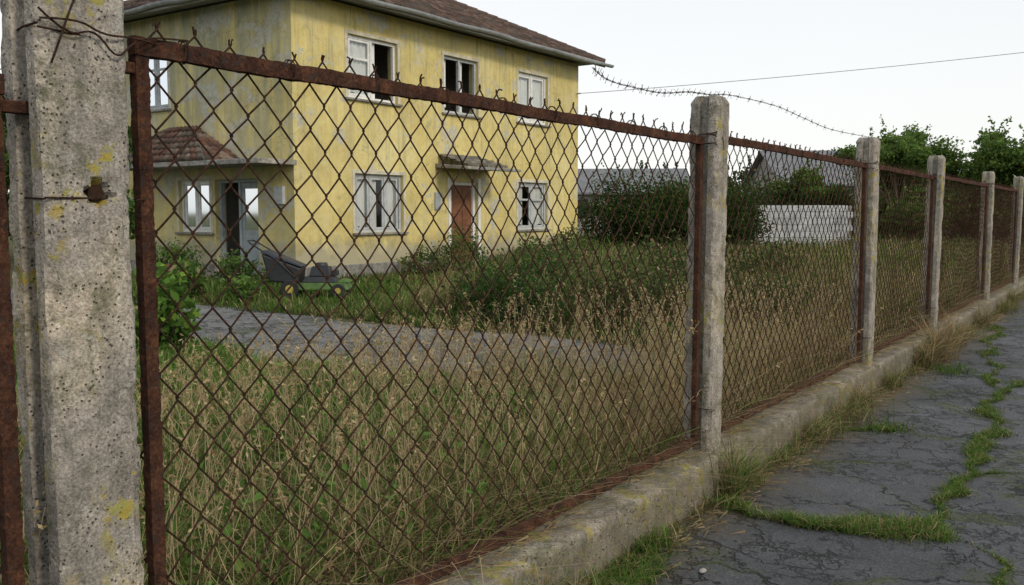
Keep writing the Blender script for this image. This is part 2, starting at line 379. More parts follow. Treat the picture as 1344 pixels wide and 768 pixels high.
def post(y,w,ztop,fine,lean=(0,0),wx=None):
    hy=w/2; hx=(wx or w)/2; ch=.010; gw=.026; gd=.028
    pr=[(-hx+ch,-hy),(-gw,-hy),(-gw+.006,-hy+gd),(gw-.006,-hy+gd),(gw,-hy),(hx-ch,-hy),(hx,-hy+ch),(hx,hy-ch),(hx-ch,hy),(gw,hy),(gw-.006,hy-gd),(-gw+.006,hy-gd),(-gw,hy),(-hx+ch,hy),(-hx,hy-ch),(-hx,-hy+ch)]
    st=.008 if fine else .04
    P=[]
    for i in range(len(pr)):
        a=Vector(pr[i]);b=Vector(pr[(i+1)%len(pr)]); n=max(1,int((b-a).length/st))
        for k in range(n): P.append(a.lerp(b,k/n))
    zs=list(np.arange(CT-.06,ztop-.035,.010 if fine else .05))+[ztop-.035]
    zs=[(z,1.) for z in zs]+[(ztop-.030,.985),(ztop-.004,.80),(ztop,.76),(ztop+.001,.4),(ztop,.05)]
    V=[];K=len(P)
    for z,s in zs:
        for p in P:
            q=Vector((p.x*s,p.y*s)); d=q.normalized() if q.length>0 else q
            nn=mnoise.noise(Vector((q.x*9,q.y*9+y,z*5)))*.0022+mnoise.noise(Vector((q.x*60,q.y*60+y,z*60)))*.0016+mnoise.noise(Vector((q.x*25,q.y*25+y,z*25)))*.0014
            if fine:
                c=mnoise.noise(Vector((q.x*38+9,q.y*38+y,z*38))); nn-=max(0,c-.42)*.016
            edge=max(0,abs(p.x)/hx+abs(p.y)/hy-1.74)
            nn-=edge*max(0,mnoise.noise(Vector((p.x*8+5,p.y*8+y,z*9)))+.4*mnoise.noise(Vector((p.x*30+5,p.y*30+y,z*40)))-.02)*.16
            hx0=0
            if fine and y<2:
                dd=math.hypot(p.y-.018,(z-1.437)*1.1)*(1+.25*math.sin(6*math.atan2(z-1.437,p.y-.018)))
                if p.x>hx-.005 and dd<.026: hx0=.040*(1-dd/.026)**.4
            V.append((FX+q.x+d.x*nn-hx0+lean[0]*(z-CT),y+q.y+d.y*nn+lean[1]*(z-CT),z))
    F=[(i*K+j,i*K+(j+1)%K,(i+1)*K+(j+1)%K,(i+1)*K+j) for i in range(len(zs)-1) for j in range(K)]
    F.append(tuple((len(zs)-1)*K+j for j in range(K)))
    o=mesh('concrete_fence_post',V,F,M_post,None,True)
    try: o.data.set_sharp_from_angle(angle=math.radians(38))
    except Exception: pass
    return o
leans=[(0,0),(0,0),(.006,.0),(-.004,.008),(.01,-.012),(.0,.01),(.01,0)]+[(0,0)]*10
for i,y in enumerate(posts): post(y,.184 if i<2 else .15,1.96+(.02*math.sin(i*2.3) if i>2 else 0),i in(1,2,3),leans[i],.150)

fence=empty('chain_link_fence',(FX,1.1,CT))
def panel(i,y0,y1,zt,zb,res,wc,hc=.114):
    a=y0+(.165 if i==1 else .1); b=y1-(.150 if i==0 else .095)
    A=Acc()
    def bar(p,q,hw,hz,n=40):
        p=Vector(p);q=Vector(q);d=(q-p);up=Vector((1,0,0)); sd=d.normalized().cross(up)
        V=[]
        prf=((-1,-1),(-.3,-1.04),(.4,-1.04),(1,-1),(1.05,-.4),(1.05,.4),(1,1),(.3,1.04),(-.4,1.04),(-1,1),(-1.05,.4),(-1.05,-.4)); m=len(prf)
        for k in range(n+1):
            c=p+d*(k/n)
            for (s,t) in prf:
                j=1+.12*mnoise.noise(c*25+Vector((s,t,0))*2)+.11*mnoise.noise(c*90+Vector((s,t,0))*3)
                V.append(tuple(c+up*s*hw*j+sd*t*hz*j+Vector((0,0,1 if abs(d.z)<.5 else 0))*.008*mnoise.noise(c*2.4)))
        F=[(k*m+q_,k*m+(q_+1)%m,(k+1)*m+(q_+1)%m,(k+1)*m+q_) for k in range(n) for q_ in range(m)]
        F+=[tuple(range(m)),tuple(n*m+x for x in range(m))]
        o=len(A.v); A.v+=V; A.f+=[tuple(o+x for x in f) for f in F]
    n=220 if i<3 else 14
    bar((FX+.004,a-.02,zt),(FX+.004,b+.02,zt-.012),.013,.019,n)
    bar((FX+.004,a-.01,zb),(FX+.004,b+.01,zb+.005),.013,.018,n)
    bar((FX,a,zb+.018),(FX,a,zt-.018),.013,.016,n)
    bar((FX,b,zb+.018),(FX,b,zt-.03),.013,.016,n)
    fo=A.make('frame',M_rust,fence,0,True)
    try: fo.data.set_sharp_from_angle(angle=math.radians(40))
    except Exception: pass
    if i==1 or i==0:
        B=Acc(); s=1 if i==1 else -1; yy=a if i==1 else b
        for z in (zt-.05,zb+.1): B.box(FX-.012,FX+.012,min(yy-s*.016,yy-s*.09),max(yy-s*.016,yy-s*.09),z-.012,z+.012)
        B.make('bracket',M_rust,fence,.003)
    sps=[]; nw=int((b-a-.02)/(wc/2)); st=(b-a-.02)/nw
    for k in range(nw):
        yy=a+.01+k*st; pts=[]
        kk=int((zt+.055-zb)/(hc/2)); jitter=random.uniform(-.003,.003)
        for j in range(kk+1):
            z=zb+j*hc/2; s=(j+k)%2; ext=yy+s*st+( .0026 if s else -.0026); inn=-.006 if s else .006
            sx=1 if s else -1
            for (dy,dz,dx) in ((inn,-.007,.0038*sx),(0,0,0),(inn,.007,-.0038*sx)):
                if j==0 and dz<0: continue
                if j==kk and dz>0: continue
                Y=ext+dy; Z=z+dz; fz=math.sin(math.pi*min(1,max(0,(Z-zb)/(zt-zb)))); fy=math.sin(math.pi*(Y-a)/(b-a))
                wob=(.020*math.sin(Y*2.7+i*1.3)+.009*math.sin(Y*7+Z*5+i))*fz
                sag=-.022*math.sin(Y*3.3+i)*fz-.014*fy*fz+.007*math.sin(Y*11+Z*7)
                bul=(.032*math.sin(Y*2.3+i)*math.sin((Z-zb)*3.4)+.018*fy*fz)*fz+.003*math.sin(Y*40+Z*23)
                pts.append((FX-.020-abs(bul)*.6+dx*1.0+bul*.6-.0, Y+wob+jitter*.5, Z+sag))
        x,y,z=pts[-1]; sg=1 if (kk+k)%2 else -1
        pts.append((x+random.uniform(-.004,.008),y+sg*random.uniform(-.001,.003),z+random.uniform(.006,.012)))
        if random.random()<.5: x,y,z=pts[-1]; pts.append((x+random.uniform(-.004,.010),y+sg*random.uniform(.002,.008),z+random.uniform(-.010,.008)))
        sps.append(pts)
    curves('wire_mesh',sps,.0026 if i<3 else .0027,M_wire,fence,res)
    ties=[]
    for t in np.arange(a+.1,b,.31):
        for zc in (zt,zb):
            ties.append([(FX+.004+.022*math.cos(q),t+.004*q/3,zc+.026*math.sin(q)) for q in np.linspace(0,2*math.pi*1.5,16)])
    if i<4: curves('tie_wire',ties,.0017,M_wire,fence,0)
for i in range(len(posts)-1):
    zt=1.65 if i==0 else 1.765-.01*(i%2)
    panel(i,posts[i],posts[i+1],zt,.262,1 if i<3 else 0,.098)

def ring(y,z,w,sag=0,wx=.150):
    h=wx/2+.004; g=w/2+.004; p=[(FX+h,y-g),(FX+h,y+g),(FX-h,y+g),(FX-h,y-g),(FX+h,y-g)]
    return [(a,b,z+random.uniform(-.006,.006)+sag*k*.004) for k,(a,b) in enumerate(p)]
ties=empty('post_tie_wire',(FX,1.03,1.4))
rg=[ring(1.025,1.424,.184),ring(1.025,1.74,.184,1)]
rg+=[[(FX+.082,1.12,1.424),(FX+.06,1.16,1.425),(FX,1.19,1.43)],
     [(FX+.082,.93,1.78),(FX+.092,.98,1.73),(FX+.084,1.04,1.76),(FX+.092,1.08,1.70),(FX+.082,1.12,1.74),(FX+.02,1.2,1.775),(FX+.02,1.3,1.78)],
     [(FX+.084,.95,1.68),(FX+.10,.97,1.75),(FX+.092,1.0,1.82),(FX+.087,1.06,1.9)],
     [(FX+.087,.93,1.76),(FX+.097,1.0,1.77),(FX+.094,1.05,1.745),(FX+.082,1.13,1.755),(FX+.02,1.22,1.76)]]
for y in posts[2:6]:
    rg+=[ring(y,1.775,.15),ring(y,1.72,.15,1),ring(y,1.79,.152,-1),ring(y,.42,.15),[(FX+.08,y-.08,1.76),(FX+.085,y-.12,1.77),(FX+.02,y-.16,1.765)],[(FX+.08,y+.08,1.76),(FX+.07,y+.13,1.75),(FX+.02,y+.16,1.74)],
         [(FX+.08,y-.02,1.77),(FX+.10,y-.03,1.74),(FX+.09,y-.01,1.70)]]
curves('wire_loops',rg,.0022,M_wire,ties,1,'NURBS')
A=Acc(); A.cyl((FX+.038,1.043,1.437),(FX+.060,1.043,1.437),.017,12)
A.make('rusty_hole_shade',m_plain('hole_shade_rust',(.035,.018,.010),.95,.5,60),ties)  # dark rust-coloured plug added to stand in for shade inside the post hole

bw=empty('barbed_wire',(FX,4.29,1.98))
def strand(cp,n):
    cp=np.array(cp); t=np.linspace(0,len(cp)-1,n); i=np.clip(t.astype(int),0,len(cp)-2); f=(t-i)
    P0=cp[np.clip(i-1,0,None)];P1=cp[i];P2=cp[i+1];P3=cp[np.clip(i+2,None,len(cp)-1)];f=f[:,None]
    return .5*((2*P1)+(-P0+P2)*f+(2*P0-5*P1+4*P2-P3)*f**2+(-P0+3*P1-3*P2+P3)*f**3)
cps=[(FX+.01,3.13,1.955),(FX,3.28,1.925),(FX+.02,3.5,1.915),(FX-.01,3.8,1.93),(FX,4.05,1.96),(FX+.01,4.29,1.972),(FX,4.6,2.0),(FX+.03,5.2,2.0),(FX,5.8,1.985),(FX-.02,6.5,1.965),(FX,7.45,1.955+.02)]
P=strand(cps,420); sps=[]
for ph in (0,math.pi):
    a=np.linspace(0,4.3*2*math.pi/.07,len(P))*.5+ph; sps.append(P+np.stack([np.cos(a)*.0022,0*a,np.sin(a)*.0022],1))
curves('strands',sps,.0014,M_gwire,bw,0)
bs=[]
for k in range(8,420,10):
    c=P[k]; q=np.linspace(0,4*math.pi,14)
    d=rng.normal(0,1,3); d[1]*=.3; d/=np.linalg.norm(d)
    bs.append([tuple(c+d*.020),*[(c[0]+.004*math.cos(t),c[1]+t*.0006,c[2]+.004*math.sin(t)) for t in q],tuple(c-d*.020+np.array([0,.01,0]))])
    bs.append([(c[0]+.012,c[1]-.006,c[2]+.016),(c[0]-.012,c[1]+.008,c[2]-.016)])
curves('barbs',bs,.0012,M_gwire,bw,0)

# ---------------- house ----------------
HX,HY=-13.67,12.3; HL=10.8; HD=6.2; HT=5.62
house=empty('yellow_house',(HX,HY,0))
def wall(name,O,U,Nn,L,H,ops,mat):
    us=sorted({0,L,*[o[0] for o in ops],*[o[1] for o in ops]}); zs=sorted({.28,H,*[o[2] for o in ops if o[2]>.28],*[o[3] for o in ops]})
    A=Acc(); P=lambda u,d,z:(O[0]+U[0]*u+Nn[0]*d,O[1]+U[1]*u+Nn[1]*d,z)
    for i in range(len(us)-1):
        for j in range(len(zs)-1):
            uc=(us[i]+us[i+1])/2; zc=(zs[j]+zs[j+1])/2
            if any(o[0]<uc<o[1] and o[2]<zc<o[3] for o in ops): continue
            for d in (0,.28): A.quad(P(us[i],d,zs[j]),P(us[i+1],d,zs[j]),P(us[i+1],d,zs[j+1]),P(us[i],d,zs[j+1]))
    for (a,b,c,d_,*_) in ops:
        A.quad(P(a,0,c),P(a,.28,c),P(a,.28,d_),P(a,0,d_)); A.quad(P(b,0,c),P(b,.28,c),P(b,.28,d_),P(b,0,d_))
        A.quad(P(a,0,d_),P(b,0,d_),P(b,.28,d_),P(a,.28,d_)); A.quad(P(a,0,c),P(b,0,c),P(b,.28,c),P(a,.28,c))
    A.make(name,mat,house)
OF=(HX,HY);UF=(0,1);NF=(-1,0); OL=(HX,HY);UL=(-1,0);NL=(0,1)
opsF=[(1.51,3.03,3.75,5.05),(4.65,5.98,3.72,5.05),(7.73,9.16,3.75,5.05),(1.67,3.18,.95,2.2),(4.88,5.95,.12,2.12),(7.73,9.16,.92,2.18)]
opsL=[(3.9,4.97,3.63,4.97),(2.58,3.65,.96,2.07),(1.07,2.42,.12,2.07)]
wall('front_wall',OF,UF,NF,HL,HT,opsF,M_wall); wall('side_wall',OL,UL,NL,HD,HT,opsL,M_wall2)
A=Acc(); A.quad((HX-HD,HY,0),(HX-HD,HY+HL,0),(HX-HD,HY+HL,HT),(HX-HD,HY,HT)); A.quad((HX,HY+HL,0),(HX-HD,HY+HL,0),(HX-HD,HY+HL,HT),(HX,HY+HL,HT)); A.make('rear_walls',M_wall2,house)
A=Acc()
A.box(HX-HD+.3,HX-.3,HY+.3,HY+HL-.3,2.75,2.9); A.box(HX-3.1,HX-3.0,HY+.3,HY+HL-.3,.1,HT-.12)
A.box(HX-HD+.3,HX-.3,HY+.3,HY+HL-.3,HT-.1,HT-.02)
for yy in (3.8,6.9): A.box(HX-2.98,HX-.3,HY+yy,HY+yy+.1,.1,HT-.12)
A.make('interior_walls_and_floors',M_room,house)
A=Acc()
A.box(HX-.2,HX+.03,HY-.03,HY+4.86,-.05,.30); A.box(HX-.2,HX+.03,HY+5.97,HY+HL+.03,-.05,.30)
A.box(HX-1.05,HX-.202,HY-.03,HY+.2,-.05,.30); A.box(HX-HD-.03,HX-2.44,HY-.03,HY+.2,-.05,.30)
A.box(HX,HX+.9,HY+4.8,HY+6.1,-.05,.12); A.box(HX-2.5,HX-1.0,HY-.7,HY-.032,-.05,.10)
A.make('plinth',M_plinth,house,.01)
fr=Acc(); gr=Acc(); gl=Acc(); cur=Acc(); sill=Acc(); srd=Acc()
def win(O,U,N,o,panes=2,style='closed',acc=None,curtain=(1,1,1)):
    acc=acc or fr; a,b,c,d=o; t=.065; D=(.07,.14)
    acc.obox(O,U,N,(a+.003,b-.003),D,(c+.003,c+t)); acc.obox(O,U,N,(a+.003,b-.003),D,(d-t,d-.003))
    acc.obox(O,U,N,(a+.003,a+t),D,(c+t,d-t)); acc.obox(O,U,N,(b-t,b-.003),D,(c+t,d-t))
    s=.08
    srd.obox(O,U,N,(a-s,b+s),(-.012,.02),(d+.002,d+s)); srd.obox(O,U,N,(a-s,a-.002),(-.012,.02),(c,d+.001)); srd.obox(O,U,N,(b+.002,b+s),(-.012,.02),(c,d+.001))
    sill.obox(O,U,N,(a-.1,b+.1),(-.07,.07),(c-.045,c-.002))
    ia,ib,ic,id_=a+t,b-t,c+t,d-t; w=(ib-ia)/panes
    P=lambda u,dd,z:(O[0]+U[0]*u+N[0]*dd,O[1]+U[1]*u+N[1]*dd,z)
    for k in range(panes):
        p0=ia+k*w;p1=p0+w
        st=style[k] if isinstance(style,(list,tuple)) else style
        if k>0: acc.obox(O,U,N,(p0-.03,p0+.03),(.065,.145),(ic,id_))
        cv_=curtain[k]
        if cv_:
            n=28; nn_=int(n*cv_) if cv_<1 else n
            for q in range(nn_):
                u0=p0+(p1-p0)*q/n;u1=p0+(p1-p0)*(q+1)/n
                dd=lambda u:.165+.014*math.sin(u*48)+.007*math.sin(u*23)
                zb_=c+.1+.05*math.sin(k*3+q*.2)
                cur.quad(P(u0,dd(u0),zb_),P(u1,dd(u1),zb_),P(u1,dd(u1),d-.01),P(u0,dd(u0),d-.01))
        if st=='open': continue
        f=.05
        if st=='swung':
            h=Vector((O[0]+U[0]*p0+N[0]*.15,O[1]+U[1]*p0+N[1]*.15)); ang=math.radians(55)
            U2=(U[0]*math.cos(ang)+N[0]*math.sin(ang),U[1]*math.cos(ang)+N[1]*math.sin(ang)); N2=(-U[0]*math.sin(ang)+N[0]*math.cos(ang),-U[1]*math.sin(ang)+N[1]*math.cos(ang))
            acc.obox(h,U2,N2,(0,f),(0,.04),(ic,id_)); acc.obox(h,U2,N2,(w-f,w),(0,.04),(ic,id_)); acc.obox(h,U2,N2,(f,w-f),(0,.04),(ic,ic+f)); acc.obox(h,U2,N2,(f,w-f),(0,.04),(id_-f,id_))
            gl.obox(h,U2,N2,(f,w-f),(.018,.022),(ic+f,id_-f)); continue
        acc.obox(O,U,N,(p0+.032,p0+.032+f),(.08,.12),(ic+.004,id_-.004)); acc.obox(O,U,N,(p1-.032-f,p1-.032),(.08,.12),(ic+.004,id_-.004))
        acc.obox(O,U,N,(p0+.032+f,p1-.032-f),(.08,.12),(ic+.004,ic+f)); acc.obox(O,U,N,(p0+.032+f,p1-.032-f),(.08,.12),(id_-f,id_-.004))
        if st=='transom': acc.obox(O,U,N,(p0+.032+f,p1-.032-f),(.082,.118),(id_-.42,id_-.37))
        gl.quad(P(p0+.04,.10,ic),P(p1-.04,.10,ic),P(p1-.04,.10,id_),P(p0+.04,.10,id_))
win(OF,UF,NF,opsF[0],2,['transom','open'],None,(1,.3))
win(OF,UF,NF,opsF[1],2,['swung','open'],gr,(.35,.4))
win(OF,UF,NF,opsF[2],2,'closed',None,(1,1))
win(OF,UF,NF,opsF[3],3,'closed',gr,(1,.6,1)); win(OF,UF,NF,opsF[5],2,'transom',gr,(.6,1))
win(OL,UL,NL,opsL[0],2,'transom',gr,(1,.7)); win(OL,UL,NL,opsL[1],2,'closed',fr,(1,.6))
fr.make('white_window_frames',M_white,house,.004); gr.make('grey_window_frames',M_grayframe,house,.004); gl.make('window_panes',M_glass,house); cur.make('curtains',M_curtain,house); sill.make('window_sills',M_plinth,house,.006)
srd.make('window_surrounds',m_plain('plaster_band',(.56,.52,.40),.9,.3,5),house,.004)
A=Acc(); a,b,c,d=opsF[4]
A.obox(OF,UF,NF,(a+.1,b-.1),(.13,.17),(c+.01,d-.08))
for (u0,u1,z0,z1) in ((.18,.46,.15,.8),(.6,.88,.15,.8),(.18,.46,.95,1.85),(.6,.88,.95,1.85)):
    A.obox(OF,UF,NF,(a+u0,a+u1),(.115,.128),(c+z0,c+z1))
A.make('front_door',M_door,house,.006)
A=Acc(); A.obox(OF,UF,NF,(a+.003,a+.098),(.08,.18),(c,d-.003)); A.obox(OF,UF,NF,(b-.098,b-.003),(.08,.18),(c,d-.003)); A.obox(OF,UF,NF,(a+.099,b-.099),(.08,.18),(d-.08,d-.003))
A.obox(OF,UF,NF,(a-.1,a-.003),(-.02,.03),(c,d+.1)); A.obox(OF,UF,NF,(b+.003,b+.1),(-.02,.03),(c,d+.1)); A.make('front_door_frame',M_white,house,.004)
A=Acc(); A.obox(OF,UF,NF,(b-.2,b-.17),(.05,.11),(1.05,1.08)); A.obox(OF,UF,NF,(a-.62,a-.42),(-.05,-.002),(1.45,1.85)); A.make('door_handle_and_letterbox',M_gutter,house,.004)
a,b,c,d=opsL[2]; A=Acc()
A.obox(OL,UL,NL,(a+.003,a+.07),(.1,.2),(c,d-.003)); A.obox(OL,UL,NL,(b-.07,b-.003),(.1,.2),(c,d-.003)); A.obox(OL,UL,NL,(a+.07,b-.07),(.1,.2),(d-.07,d-.003)); A.obox(OL,UL,NL,(a+.66,a+.72),(.1,.2),(c,d-.07))
A.obox(OL,UL,NL,(a+.08,a+.65),(.13,.16),(c+.01,c+.8))
for z0,z1 in ((c+.801,c+.9),(d-.2,d-.08)): A.obox(OL,UL,NL,(a+.08,a+.65),(.13,.16),(z0,z1))
A.obox(OL,UL,NL,(a+.08,a+.16),(.13,.16),(c+.9,d-.2)); A.obox(OL,UL,NL,(a+.57,a+.65),(.13,.16),(c+.9,d-.2))
A.make('porch_door',M_bluedoor,house,.004)
A=Acc(); P=lambda u,dd,z:(HX-u,HY+dd,z); A.quad(P(a+.16,.145,c+.9),P(a+.57,.145,c+.9),P(a+.57,.145,d-.2),P(a+.16,.145,d-.2)); A.make('porch_door_glass',M_glass,house)
A=Acc(); A.obox(OL,UL,NL,(.25,.5),(-.08,-.002),(1.55,1.9)); A.make('meter_box',M_grayframe,house,.006)
def tiles(name,e0,e1,r0,r1,parent,cw=.24,cl=.30,pal=((.085,.058,.048),(.11,.07,.055),(.065,.05,.045),(.14,.09,.07))):
    e0,e1,r0,r1=map(Vector,(e0,e1,r0,r1)); L=((r0+r1)/2-(e0+e1)/2).length; n=max(2,round(L/cl)); V=[];F=[];C=[]
    nrm=(e1-e0).cross(r0-e0)
    if nrm.length<1e-6: nrm=(e1-e0).cross(r1-e0)
    nrm.normalize(); nrm=nrm if nrm.z>0 else -nrm
    for k in range(n):
        t0=k/n; t1=min((k+1.15)/n,1)
        a0=e0.lerp(r0,t0);b0=e1.lerp(r1,t0);a1=e0.lerp(r0,t1);b1=e1.lerp(r1,t1)
        m=max(1,round((b0-a0).length/cw))
        for j in range(m):
            s0=(j+.02)/m;s1=(j+.98)/m; jt=random.uniform(0,.018); lift=.045+jt; tw=random.uniform(-.012,.012)
            p=[a0.lerp(b0,s0)+nrm*(lift+tw),a0.lerp(b0,(s0+s1)/2)+nrm*(lift+.03),a0.lerp(b0,s1)+nrm*(lift-tw),a1.lerp(b1,s1)+nrm*.01,a1.lerp(b1,(s0+s1)/2)+nrm*.035,a1.lerp(b1,s0)+nrm*.01]
            lo=[a0.lerp(b0,s0)+nrm*.002,a0.lerp(b0,(s0+s1)/2)+nrm*.002,a0.lerp(b0,s1)+nrm*.002]
            o=len(V); V+=[tuple(x) for x in p+lo]
            F+=[(o,o+1,o+4,o+5),(o+1,o+2,o+3,o+4),(o+6,o+7,o+1,o),(o+7,o+8,o+2,o+1)]
            c=np.array(random.choice(pal))*random.uniform(.7,1.3); C+=[c]*9
    return quads_np(name,np.array(V),np.array(F),np.array(C),M_tile,parent)
OV=.55; ze=HT+.05; pt=.48; hw=HD/2+OV; zr=ze+hw*pt
x0,x1=HX+OV,HX-HD-OV; y0,y1=HY-OV,HY+HL+OV; xm=(x0+x1)/2
c00=(x0,y0,ze);c01=(x0,y1,ze);c10=(x1,y0,ze);c11=(x1,y1,ze); ra=(xm,y0+hw,zr); rb=(xm,y1-hw,zr)
mesh('roof_deck',[c00,c01,c11,c10,ra,rb],[(0,1,5,4),(1,2,5),(2,3,4,5),(3,0,4),(0,3,2,1)],M_soffit,house)
tiles('roof_tiles_front',c00,c01,ra,rb,house); tiles('roof_tiles_side',c00,c10,ra,ra,house); tiles('roof_tiles_far_side',c01,c11,rb,rb,house); tiles('roof_tiles_back',c10,c11,ra,rb,house)
rc=[]
for p,q in ((c00,ra),(c01,rb),(c10,ra),(c11,rb),(ra,rb)):
    p=Vector(p);q=Vector(q);n=int((q-p).length/.3)
    for k in range(n):
        s=p.lerp(q,k/n)+Vector((0,0,.05+random.uniform(0,.015))); t=p.lerp(q,(k+1.1)/n)+Vector((0,0,.04)); rc.append([tuple(s),tuple(t)])
M_ridge=m_plain('ridge_tile',(.10,.07,.055),.9,.35,5)
curves('ridge_tiles',rc,.085,M_ridge,house,2)
def gutter(p,q):
    p=Vector(p);q=Vector(q);d=(q-p).normalized();sd=Vector((d.y,-d.x,0)); n=8; V=[];m=30
    for k in range(m+1):
        c=p.lerp(q,k/m)+Vector((0,0,.015*math.sin(k*.9)-.012*math.sin(k*.31)))
        for rr in (.075,.069):
            for i in range(n+1):
                a=math.pi+math.pi*i/n; V.append(tuple(c+sd*math.cos(a)*rr+Vector((0,0,math.sin(a)*rr))))
    K=2*(n+1);F=[]
    for k in range(m):
        for i in list(range(n))+list(range(n+1,2*n+1)): F.append((k*K+i,k*K+i+1,(k+1)*K+i+1,(k+1)*K+i))
    return V,F
for nm,p,q in (('gutter_front',(x0+.08,y0-.1,ze+.0),(x0+.08,y1+.3,ze-.04)),('gutter_side',(x0+.1,y0-.08,ze),(x1-.1,y0-.08,ze-.03))):
    V,F=gutter(p,q); mesh(nm,V,F,M_gutter,house,True)
A=Acc(); A.box(x0-.0,x0+.02,y0,y1,ze-.12,ze+.02); A.box(x1,x0-.002,y0-.02,y0,ze-.12,ze+.02); A.make('fascia',M_soffit,house)
A=Acc()
A.hexa([(HX+.002,HY+4.3,2.42),(HX+1.0,HY+4.25,2.36),(HX+1.0,HY+6.4,2.36),(HX+.002,HY+6.4,2.42),(HX+.002,HY+4.3,2.52),(HX+1.0,HY+4.25,2.43),(HX+1.0,HY+6.4,2.43),(HX+.002,HY+6.4,2.52)])
A.make('door_canopy',M_plinth,house,.015)
tiles('canopy_tiles',(HX+.95,HY+4.3,2.44),(HX+.95,HY+5.9,2.44),(HX+.01,HY+4.4,2.72),(HX+.01,HY+5.8,2.72),house,.2,.2,((.2,.18,.14),(.15,.14,.11)))
A=Acc(); A.box(HX-4.9,HX+.1,HY-.95,HY-.003,2.30,2.40); A.make('porch_slab',M_plinth,house,.012)
pe0=(HX-4.85,HY-.93,2.41);pe1=(HX-1.5,HY-.93,2.41);pr0=(HX-3.9,HY-.01,3.2);pr1=(HX-3.0,HY-.01,3.2)
TP=((.12,.065,.048),(.15,.08,.058),(.09,.055,.045),(.17,.13,.10))
tiles('porch_tiles',pe0,pe1,pr0,pr1,house,.2,.22,TP)
tiles('porch_tiles_right',pe1,(HX-1.5,HY-.01,2.41),pr1,(HX-3.0,HY-.008,3.2),house,.2,.22,TP)
mesh('porch_deck',[pe0,pe1,(HX-1.5,HY-.01,2.41),(HX-4.85,HY-.01,2.41),pr0,pr1],[(0,1,5,4),(1,2,5),(3,0,4)],M_soffit,house)

ow=empty('overhead_power_cable',(HX,HY+HL,4.9))
pa=Vector((HX+.1,HY+HL-.1,4.78)); pb=Vector((6.5,36.0,7.3)); pts=[]
for k in range(41):
    t=k/40; c=pa.lerp(pb,t); c.z-=.9*t*(1-t)*1.0; pts.append(tuple(c))
curves('cable',[pts],.010,M_gutter,ow,1)
A=Acc(); A.cyl((HX+.003,HY+HL-.1,4.78),(HX+.14,HY+HL-.1,4.78),.02,8); A.make('wall_bracket',M_gutter,ow)
pole=empty('utility_pole',(6.5,36,0)); A=Acc(); A.cyl((6.5,36,-.3),(6.5,36,8),.14,14,.10); A.make('shaft',M_bark,pole,0,True)
A=Acc(); A.box(5.9,7.1,35.9,35.99,7.2,7.32); A.make('crossarm',M_bark,pole,.01)

# ---------------- lawn mower ----------------
MP=Vector((-11.26,10.45,0)); mow=empty('lawn_mower',MP)
def ml(u,w,z): return (MP.x+RX*u+VX*w, MP.y+RY*u+VY*w, z+.03)
def mhex(A,pts): A.hexa([ml(*p) for p in pts])
def mbox(A,u0,u1,w0,w1,z0,z1,s=0,tp=0): mhex(A,[(u0,w0,z0),(u1,w0,z0),(u1,w1,z0),(u0,w1,z0),(u0+s+tp,w0+tp,z1),(u1+s-tp,w0+tp,z1),(u1+s-tp,w1-tp,z1),(u0+s+tp,w1-tp,z1)])
Mg=m_plain('green_deck_paint',(.06,.12,.02),.5,.4,8,.1,.4); Mk=m_plain('black_plastic',(.022,.024,.027),.5,.3,8,.1,.4); My=m_plain('yellow_plastic',(.40,.32,.07),.6,.3,8,.1); Mt=m_plain('tyre_rubber',(.03,.03,.03),.85)
A=Acc(); mbox(A,-.25,.66,-.26,.26,.10,.22,0,.05); mbox(A,.45,.66,-.2,.2,.22,.27,0,.05); A.make('deck',Mg,mow,.02)
A=Acc(); mbox(A,-.12,.45,-.2,.2,.222,.32,0,.06); mbox(A,.0,.36,-.15,.15,.32,.48,0,.04); A.cyl(ml(.18,0,.48),ml(.18,0,.54),.11,16,.09); mbox(A,.36,.46,-.08,.08,.33,.42,0,.01); A.make('engine',Mk,mow,.012)
A=Acc(); mhex(A,[(-.62,-.26,.24),(-.16,-.24,.20),(-.16,.24,.20),(-.62,.26,.24),(-.74,-.27,.70),(-.12,-.22,.46),(-.12,.22,.46),(-.74,.27,.70)]); A.make('grass_bag',Mk,mow,.03)
A=Acc(); mhex(A,[(-.76,-.272,.71),(-.10,-.225,.475),(-.10,.225,.475),(-.76,.272,.71),(-.72,-.25,.75),(-.12,-.2,.505),(-.12,.2,.505),(-.72,.25,.75)]); A.make('bag_lid',m_plain('blue_black_lid',(.025,.032,.05),.5),mow,.015)
for u,r in ((-.28,.145),(.50,.115)):
    for w in (-.30,.27):
        A=Acc(); A.cyl(ml(u,w-.025,r-.02),ml(u,w+.03,r-.02),r,28); A.make('wheel_tyre',Mt,mow,.012)
        A=Acc(); A.cyl(ml(u,w-.034,r-.02),ml(u,w+.036,r-.02),r*.45,20); A.make('wheel_hub',My,mow,.006)
curves('handle',[[ml(-.2,-.24,.3),ml(-.5,-.26,.60),ml(-.92,-.23,.86),ml(-.98,-.15,.9),ml(-.98,.15,.9),ml(-.92,.23,.86),ml(-.5,.26,.60),ml(-.2,.24,.3)]],.012,Mk,mow,2)

